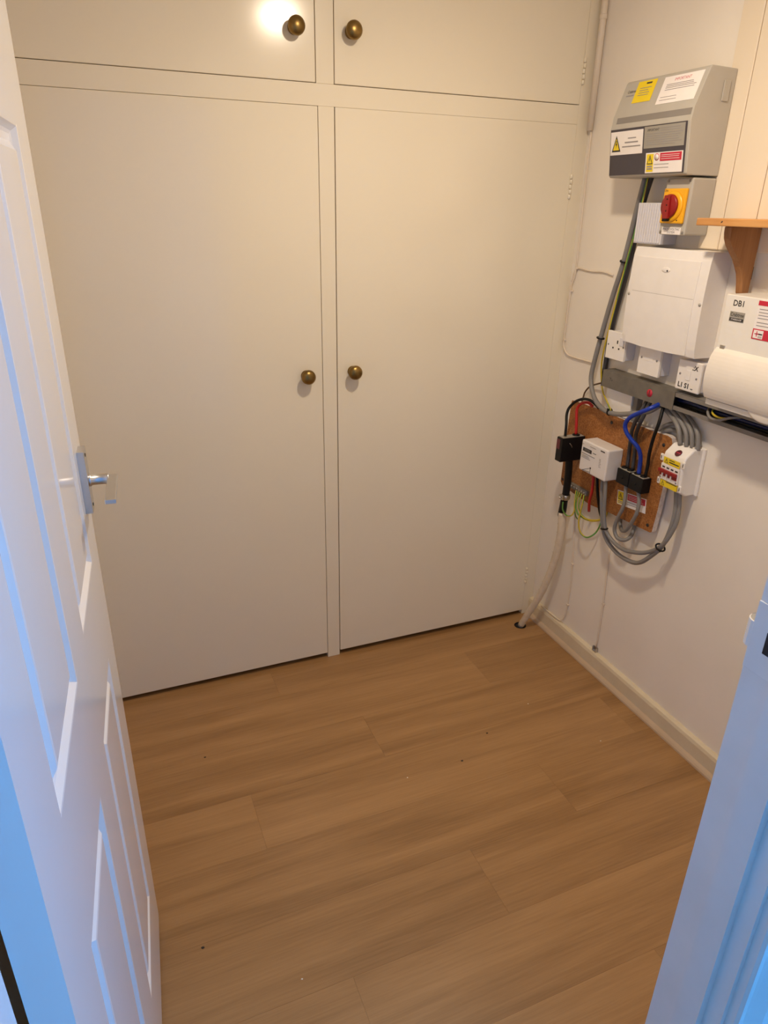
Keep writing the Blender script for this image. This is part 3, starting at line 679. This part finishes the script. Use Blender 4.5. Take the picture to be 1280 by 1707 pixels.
mt = thing('electricity_meter', wf((.354, .752, .03)), 'small white electricity meter on the meter board', 'meter')
B(wf).box((.287, .752, .0302), (.4205, .857, .0915), .005, 3).build('body', 'meterw', mt)
Fm = face(wf, (.287, .752, .0916), RX, UP)
dg = B(Fm).quad(.011, .069, .055, .081, 0, t=.0006).build('number_window', 'print', mt)
text_mesh('digits', '000000', .010, Fm, .033, .075, 'printg', dg, h=.0008, sx=.95)
lines(Fm, .044, .074, [.092], .0018, 'printg', mt, h=.0003); lines(Fm, .062, .078, [.075], .0018, 'print', mt, h=.0003)
lines(Fm, .098, .118, [.0945], .0035, 'print', mt, h=.0003)
lines(Fm, .008, .074, [.061], .0024, 'printg', mt, h=.0003); lines(Fm, .010, .054, [.055, .051, .047], .0016, 'printg', mt, jitter=.3, h=.0003)
lines(Fm, .097, .108, [.066, .061, .055, .050, .045, .040], .0013, 'printg', mt, jitter=.4, h=.0003)
b = B(Fm); b.tube([(.020, .004, .0005), (.055, .020, .0008)], .0006, 5, 2); b.tube([(.060, .002, .0005), (.060, .026, .0008)], .0006, 5, 2); b.tube([(.02, .004, .0005), (.058, .008, .0008)], .0006, 5, 2); b.build('wiring_diagram', 'print', mt)
B(Fm).lathe([(.003, .0), (.003, .001)], (.060, .022, 0), (0, 0, 1), 10).build('arrow_dot', 'print', mt)
B(Fm).lathe([(.0045, .0), (.004, .001)], (.008, .095, 0), (0, 0, 1), 14).build('screw_cap', 'meterw', mt)

for nm, a0, a1, lab in (('connector_block', .441, .4975, 'left of the two black connector blocks on the meter board'), ('connector_block', .499, .5575, 'right of the two black connector blocks, fed by the blue cable')):
    hb_ = thing(nm, wf(((a0+a1)/2, .758, .03)), lab, 'connector block', 'black connector blocks on the meter board')
    B(wf).box((a0, .758, .0302), (a1, .806, .0640), .002).build('body', 'black', hb_)
    B(wf).box((a0+.003, .8055, .036), (a1-.003, .8085, .061), .0008).build('top_insert', 'plate', hb_)
    for q in (.27, .73):
        a = a0+(a1-a0)*q
        B(wf).lathe([(.0105, 0), (.0105, .004), (.009, .0055)], (a, .8075, .049), (0, 1, 0), 16).build('cable_gland', 'black', hb_)
    B(wf).lathe([(.004, 0), (.004, .0012)], ((a0+a1)/2, .782, .0640), (0, 0, 1), 10).build('cover_screw', 'black', hb_)

tb = thing('earth_terminal_bar', wf((.233, .642, .03)), 'grey earth terminal bar at the lower left of the meter board', 'terminal bar')
B(wf).box((.180, .643, .0302), (.286, .661, .043), .002).build('bar', 'termbar', tb)
for k in range(7): B(wf).lathe([(.0042, 0), (.0042, .002), (.002, .0022)], (.190+k*.0143, .652, .043), (0, 0, 1), 10).build('terminal_screw', 'steel', tb)

# ------------------------------------------------------------------ four-pole switch
sw = thing('main_switch', wf((.667, .803, 0)), 'white four-pole switch with red toggles and yellow stickers right of the meter board', 'switch')
pr = [(.804, .003), (.804, .040), (.812, .054), (.826, .0665), (.905, .0705), (.921, .066), (.944, .040), (.944, .003)]
b = B(wf); b.prism(pr, .6235, .7035, axis=0, bev=.0045, seg=3); b.build('body', 'white', sw)
B(wf).box((.617, .802, 0), (.7115, .9455, .009), .003).build('back_plate', 'white', sw)
Fw = face(wf, (.6235, .826, .0668), RX, (0, .079, .004))
mb = B(Fw).box((.004, .014, .0), (.073, .062, .006), .001).build('breaker', 'sticker', sw)
B(Fw).box((.001, .037, .006), (.070, .047, .0135), .0015).build('toggle_bar', 'red', mb)
B(Fw).box((.003, .026, .0055), (.069, .037, .0075), .0005).build('toggle_slot', 'red', mb)
for k in range(3): B(Fw).box((.016+k*.0165, .024, .007), (.0185+k*.0165, .038, .012), .0006).build('toggle_divider', 'sticker', mb)
for k in range(4): B(Fw).quad(.010+k*.0165, .051, .020+k*.0165, .0555, .0062).build('marking', 'print', mb)
for x in (.007, .068): B(Fw).lathe([(.0028, 0), (.0028, .0008)], (x, .020, .006), (0, 0, 1), 10).build('screw', 'printg', mb)
F2 = face(wf, (.6235, .905, .0706), RX, (0, .016, -.0045))
F3 = face(wf, (.6235, .921, .0665), RX, (0, .023, -.026))
s = B(Fw).box((.010, .064, .0044), (.072, .083, .0052), .0001).build('sticker', 'yellow', sw)
triangle_sign(Fw, .021, .0735, .014, .014, s, .0052); lines(Fw, .032, .052, [.078], .0022, 'print', s, h=.0053); lines(Fw, .032, .069, [.0715], .003, 'print', s, h=.0053)
s = B(Fw).box((.008, -.006, .0008), (.072, .0125, .0044), .0001).build('sticker', 'yellow', sw)
triangle_sign(Fw, .018, .004, .014, .014, s, .0044); lines(Fw, .030, .070, [.0105], .002, 'print', s, h=.0045)
bg_ = B(F3); bg_.lathe([(.0105, 0), (.0105, .0012)], (.045, .008, .0005), (0, 0, 1), 22); bg_ = bg_.build('red_badge', 'maroon', sw)
B(F3).quad(.037, .0072, .053, .0092, .0019).build('badge_mark', 'redp', bg_)
for x, y in ((-.003, .076), (.080, .076), (-.003, .004), (.080, .004)):
    lg = B(Fw).box((x-.005, y-.010, -.004), (x+.005, y+.010, .002), .002).build('lug', 'white', sw)
    B(Fw).quad(x-.0012, y-.005, x+.0012, y+.005, .002, t=.0005).build('lug_slot', 'print', lg)
for k in range(5): B(wf).box((.632+k*.0135, .9435, .010), (.6395+k*.0135, .9475, .034), .001).build('knockout', 'white', sw)

# ------------------------------------------------------------------ lower right consumer unit
db = thing('metal_consumer_unit', wf((1.0, 1.10, 0)), 'cream metal consumer unit marked DB1 with a rounded flap at the right edge', 'consumer unit')
D0, D1 = .774, 1.235
B(wf).box((D0, 1.102, 0), (D1, 1.3725, .118), .0018).build('body', 'offwhite', db)
pr = [(1.120, .1182)]
for k in range(15):
    t = k/14
    bb = 1.121+(1.246-1.121)*t
    pr.append((bb, .1195+.0215*math.sin(math.pi*min(1, (t*.93+.07)))**.62))
pr.append((1.247, .1182))
b = B(wf); b.prism(pr, D0+.0015, D1-.002, axis=0, bev=.0008, seg=1); fpv = b.build('flap', 'cover', db)
b = B(wf); b.lathe([(.052, 0), (.05, .004), (.044, .006)], (.955, 1.127, .1185), (0, 0, 1), 28, T=lambda p: wf((p[0], 1.127+(p[1]-1.127)*.55, p[2]))); b.build('flap_tab', 'cover', fpv)
FD = face(wf, (D0, 1.102, .118), RX, UP)
B(FD).quad(.004, .0142, .45, .0152, .0002).build('flap_seam', 'printg', db)
B(FD).box((.012, .1425, 0), (.026, .1515, .003), .0008).build('flap_catch', 'steel', db)
text_mesh('handwriting', 'DB1', .019, FD, .040, .252, 'print', db, h=.0004, bold=.0003)
lg = B(FD).box((.020, .210, 0), (.063, .233, .0005)).build('maker_plate', 'plate', db)
text_mesh('maker_name', 'Crabtree', .0125, FD, .0415, .2262, 'print', lg, h=.0009, sx=.85)
B(FD).quad(.0215, .2115, .0615, .2185, .0005).build('maker_band', 'print', lg)
text_mesh('maker_line', 'STARBREAKER', .0055, FD, .0415, .215, 'sticker', lg, h=.0013, sx=.88)
s = B(FD).box((.094, .180, 0), (.30, .266, .0005)).build('notice_sticker', 'sticker', db)
B(FD).quad(.094, .2555, .30, .266, .0005).build('red_header', 'redp', s)
lines(FD, .100, .29, [.2475, .2405, .2340, .2275, .2180, .2110], .0016, 'printg', s, jitter=.25, h=.0006)
B(FD).quad(.094, .180, .30, .2035, .0005).build('red_band', 'redp', s)
sq = B(FD).quad(.0975, .1825, .124, .2010, .0009).build('symbol_square', 'sticker', s)
B(FD).quad(.101, .1915, .113, .1935, .0013).build('symbol_cross', 'redp', s)
B(FD).quad(.106, .1865, .108, .1985, .0013).build('symbol_cross', 'redp', s)
lines(FD, .110, .122, [.1925], .003, 'print', s, h=.0013); lines(FD, .112, .122, [.1875, .1850], .0012, 'printg', s, h=.0013)

# ------------------------------------------------------------------ pine shelf and bracket
sh = thing('pine_shelf', wf((.95, 1.3675, .012)), 'orange pine shelf with a scrolled bracket on the right wall', 'shelf')
B(wf).box((.656, 1.5215, .0125), (1.30, 1.5385, .140), .0022).build('shelf_board', 'pine', sh)
B(wf).lathe([(.0028, 0), (.0028, .0004)], (.735, 1.531, .1402), (0, 0, 1), 8, T=lambda p: wf((p[0], 1.531+(p[1]-1.531)*.6+ (p[0]-.735)*.5, p[2]))).build('knot', 'print', sh)
pr = [(1.5212, .0125), (1.5212, .1155), (1.507, .1150), (1.493, .1115), (1.478, .1000), (1.464, .0865), (1.448, .0700), (1.431, .0560), (1.412, .0465), (1.392, .0400), (1.3675, .0365), (1.360, .030), (1.360, .0125)]
b = B(wf); b.prism(pr, .722, .742, axis=0, bev=.002, seg=1); br = b.build('bracket', 'pine2', sh)
B(wf).box((.7225, 1.40, .0125), (.7415, 1.43, .0135)).build('fixing_plate', 'black', br)

# ================================================================== cables
cable('grey_main', 'grey_power_cable', .0078, 'gcable', 'thick grey cable curving down from the grey consumer unit to the trunking')
cable('grey_dark', 'dark_power_cable', .0080, 'gcable2', 'dark grey cable running down behind the left edge of the white consumer unit')
cable('earth_long', 'earth_wire', .0028, 'ey', 'yellow and green earth wire tied to the thick grey cable', 'wire', None, 'eg', .02, frac=.28)
def tie(pt, r, d, label, group='black cable ties', sep=None, r2=None):
    b = B(wf); P = Vector(pt); d = Vector(d).normalized()
    e = Vector(sep) if sep else d.orthogonal(); e = (e - d*d.dot(e)).normalized(); f = d.cross(e); r2 = r2 or r
    b.tube([tuple(P + e*(r*math.cos(2*math.pi*k/16)) + f*(r2*math.sin(2*math.pi*k/16))) for k in range(17)], .0028, 7, 2)
    b.tube([tuple(P+e*r), tuple(P+e*(r+.007)+d*.002)], .0022, 6, 2)
    return tag(b.build('cable_tie', 'black', None, loc=wf(pt)), label, 'cable tie', group)
tie((.291, 1.411, .031), .0105, (.25, 1, .05), 'black cable tie round the grey cable beside the white consumer unit')
tie((.237, 1.175, .034), .0108, (.15, 1, -.05), 'black cable tie round the grey cable beside the wall socket')
tie((.355, .9635, .055), .0095, (1, 0, 0), 'black cable tie on the grey cable above the meter board')
tie((.4245, .584, .063), .0205, (-.4, 1, 0), 'black cable tie on the grey meter cables below the meter', sep=(.8, .3, .4), r2=.0095)
tie((.661, .6235, .051), .0140, (.5, 1, 0), 'black cable tie on the grey cables below the four-pole switch')
cable('brown', 'brown_wire', .0028, 'brown', 'thin brown wire hanging from the left end of the trunking', 'wire')
cable('black_tail', 'black_meter_tail', .0048, 'blackc', 'black cable arching into the top of the service cutout')
cable('red_tail', 'red_meter_tail', .0050, 'rcable', 'red cable arching into the top of the service cutout')
cable('blue', 'blue_cable', .0066, 'bcable', 'bright blue cable looping from the trunking to a connector block')
cable('black_h', 'black_feed_cable', .0052, 'blackc', 'straight black cable from the trunking to the right connector block')
cable('dk1', 'dark_feed_cable', .0060, 'gcable2', 'dark grey cable into the left gland of the left connector block')
cable('dk2', 'dark_feed_cable', .0060, 'gcable2', 'dark grey cable passing behind the blue cable')
for k, w_ in (('up1', 'first'), ('up2', 'second'), ('up3', 'third'), ('up4', 'fourth')):
    cable(k, 'grey_switch_cable', .0068, 'gcable', w_ + ' grey cable from the left bending down into the top of the four-pole switch', 'cable', 'grey cables into the four-pole switch')
cable('coil1', 'grey_coil_cable', .0060, 'gcable', 'upper grey cable looping behind the board towards the four-pole switch')
cable('coil2', 'grey_coil_cable', .0060, 'gcable', 'lower grey cable looping behind the board towards the four-pole switch')
cable('hl1', 'grey_loop_cable', .0062, 'gcable', 'longer grey cable loop hanging under the connector blocks')
cable('hl2', 'grey_loop_cable', .0062, 'gcable', 'shorter grey cable loop under the right connector block')
cable('mred', 'red_stub_cable', .0050, 'rcable', 'short red cable hanging below the electricity meter')
cable('mblack', 'black_stub_cable', .0050, 'blackc', 'short black cable hanging below the electricity meter')
cable('mg1', 'grey_meter_cable', .0070, 'gcable', 'lower of the two grey cables swinging from meter to four-pole switch')
cable('mg2', 'grey_meter_cable', .0066, 'gcable', 'upper of the two grey cables swinging from meter to four-pole switch')
cable('e1', 'earth_wire', .0028, 'eg', 'green and yellow earth wire in the deepest loop under the terminal bar', 'wire', None, 'ey', .02)
cable('e2', 'earth_wire', .0028, 'ey', 'mostly yellow earth wire in the upper shallow loop', 'wire', None, 'eg', .02, frac=.2)
cable('e3', 'earth_wire', .0028, 'ey', 'yellow and green earth wire in the lower shallow loop', 'wire', None, 'eg', .02)
cable('e4', 'earth_wire', .0026, 'eg', 'earth wire running from the terminal bar to the metal clamp', 'wire', None, 'ey', .02)
cable('e5', 'earth_wire', .0024, 'ey', 'earth wire bending from the terminal bar back to the wall', 'wire', None, 'eg', .02)
cable('mainblk', 'black_service_cable', .0130, 'blackc', 'thick black cable under the service cutout')
cl = thing('earth_clamp', wf((.203, .605, .062)), 'shiny metal earth clamp on the black service cable', 'clamp')
B(wf).lathe([(.0152, -.009), (.0162, -.008), (.0162, .008), (.0152, .009)], (.2025, .613, .0615), (.1, 1, .05), 18).build('band', 'steel', cl)
B(wf).box((.190, .605, .074), (.215, .621, .083), .002).build('clamp_block', 'steel', cl)
B(wf).lathe([(.005, 0), (.005, .006), (.003, .007)], (.203, .613, .083), (0, 0, 1), 10).build('bolt', 'chrome', cl)
b = B(wf); b.tube(CAB['tailblk'], .0125, 12, 5, 'blackc', r_end=.0145)
tag(b.build('black_cable_tail', None, None, loc=wf(CAB['tailblk'][0])), 'black taped cable end above the pale wrapped cable', 'cable')
wcab = thing('wrapped_cable', wf((.078, 0.0, .100)), 'pale painted cable wrapped in tape running down into the floor hole', 'cable')
b = B(wf); b.tube(CAB['white_cable'], .0148, 14, 6, 'lead', r_end=.0125); b.build('sheath', None, wcab)
# spiral tape over the cable
P = [Vector(p) for p in CAB['white_cable']]
for k in range(len(P)-1):
    for f in (0.2, 0.7):
        q = P[k].lerp(P[k+1], f); d = (P[k+1]-P[k]).normalized(); d = (d + Vector((.35, 0, .35))).normalized()
        rr = .0151 - .0022*(k+f)/(len(P)-1)
        b = B(wf); b.lathe([(rr-.001, -.0022), (rr+.0011, -.0012), (rr+.0008, .0012), (rr-.001, .0022)], q, d, 14, cap=False); b.build('tape_turn', 'lead', wcab)
hl = B(); hl.lathe([(.024, .0005), (.024, .0012), (.012, .0014)], (W-.1, -.074, 0), (0, 0, 1), 20)
tag(hl.build('floor_hole', 'black', None, loc=(W-.1, -.074, 0)), 'dark ragged hole in the floor where the wrapped cable goes down', 'hole')

cable('thin1', 'painted_bell_wire', .0024, 'wirew', 'thin painted wire curving along the top of the skirting', 'wire', seg=8)
cable('thin2', 'painted_wire', .0030, 'wirew', 'thin painted wire running straight down to the metal clip on the skirting', 'wire', seg=8)
cable('corner', 'painted_corner_wire', .0030, 'wirew', 'thin painted wire in the corner turning towards the grey cable', 'wire', seg=8)
cable('branch', 'painted_branch_wire', .0026, 'wirew', 'thin painted wire branching from the corner towards the white consumer unit', 'wire', seg=8)
b = B(wf); b.tube([(.022, 2.35, .012), (.022, 1.780, .012)], .0098, 14, 2, 'wirew')
co = tag(b.build('corner_conduit', None, None, loc=wf((.022, 1.78, .012))), 'painted conduit pipe in the corner above the thin wires', 'conduit')
B(wf).lathe([(.0098, 0), (.0115, .002), (.0115, .012), (.0098, .014)], (.022, 2.07, .012), (0, 1, 0), 14).build('saddle', 'wirew', co)
def clip(a, bb, label):
    b = B(wf); b.box((a-.0055, bb-.003, 0), (a+.0055, bb+.003, .0075), .001)
    return tag(b.build('wire_clip', 'wirew', None, loc=wf((a, bb, 0))), label, 'clip', 'painted wire clips')
clip(.2215, .338, 'painted wire clip on the wire below the meter board'); clip(.2285, .165, 'painted wire clip low down near the skirting')
clip(.4145, .274, 'painted wire clip halfway down the straight thin wire'); clip(.011, 1.130, 'painted wire clip where the corner wire turns')
clip(.018, 1.297, 'painted wire clip in the corner below the branch wire'); clip(.034, 1.371, 'painted wire clip where the branch wire starts')
mc = thing('metal_clip', wf((.414, .075, .004)), 'broken metal clip on top of the skirting', 'clip')
b = B(wf); b.box((.404, .0755, .002), (.424, .0925, .005), .0006); b.box((.4225, .0755, .002), (.4245, .0925, .013), .0005); b.build('plate', 'steel', mc)
b = B(wf); b.box((.403, .0755, .005), (.4065, .094, .011), .0004); b.box((.407, .0757, .005), (.4225, .0795, .011), .0008); b.build('spring', 'printg', mc)

# ================================================================== crumbs on the floor
def crumb(x, y, r, mat, label, group):
    b = B(); n = 7; vs = []
    for k in range(n):
        t = 2*math.pi*k/n; q = r*(0.7+.5*random.random()); vs.append((x+q*math.cos(t), y+q*math.sin(t)*.8, 0.0))
    vs.append((x, y, r*.6)); b.add(vs, [(k, (k+1) % n, n) for k in range(n)] + [tuple(range(n))[::-1]])
    return tag(b.build('crumb', mat, None, loc=(x, y, 0)), label, 'crumb', group)
for x, y, l in ((-1.377, -.355, 'dark crumb on the floor in front of the left cupboard door'), (-.516, -.576, 'dark crumb on the floor near the middle of the right cupboard door'), (-.650, -.655, 'dark crumb on the floor left of the other middle crumb'), (-1.478, -.955, 'dark crumb on the floor beside the open door')):
    crumb(x, y, .0042, 'crumbd', l, 'dark crumbs on the floor')
for x, y, l in ((-1.289, -1.106, 'pale crumb on the floor nearest the viewer'), (-.311, -.501, 'pale crumb on the floor near the skirting'), (-.834, -.656, 'pale crumb on the floor in the middle of the room'), (-.195, -.74, 'pale crumb on the floor close to the right skirting')):
    crumb(x, y, .0026, 'crumbw', l, 'pale crumbs on the floor')
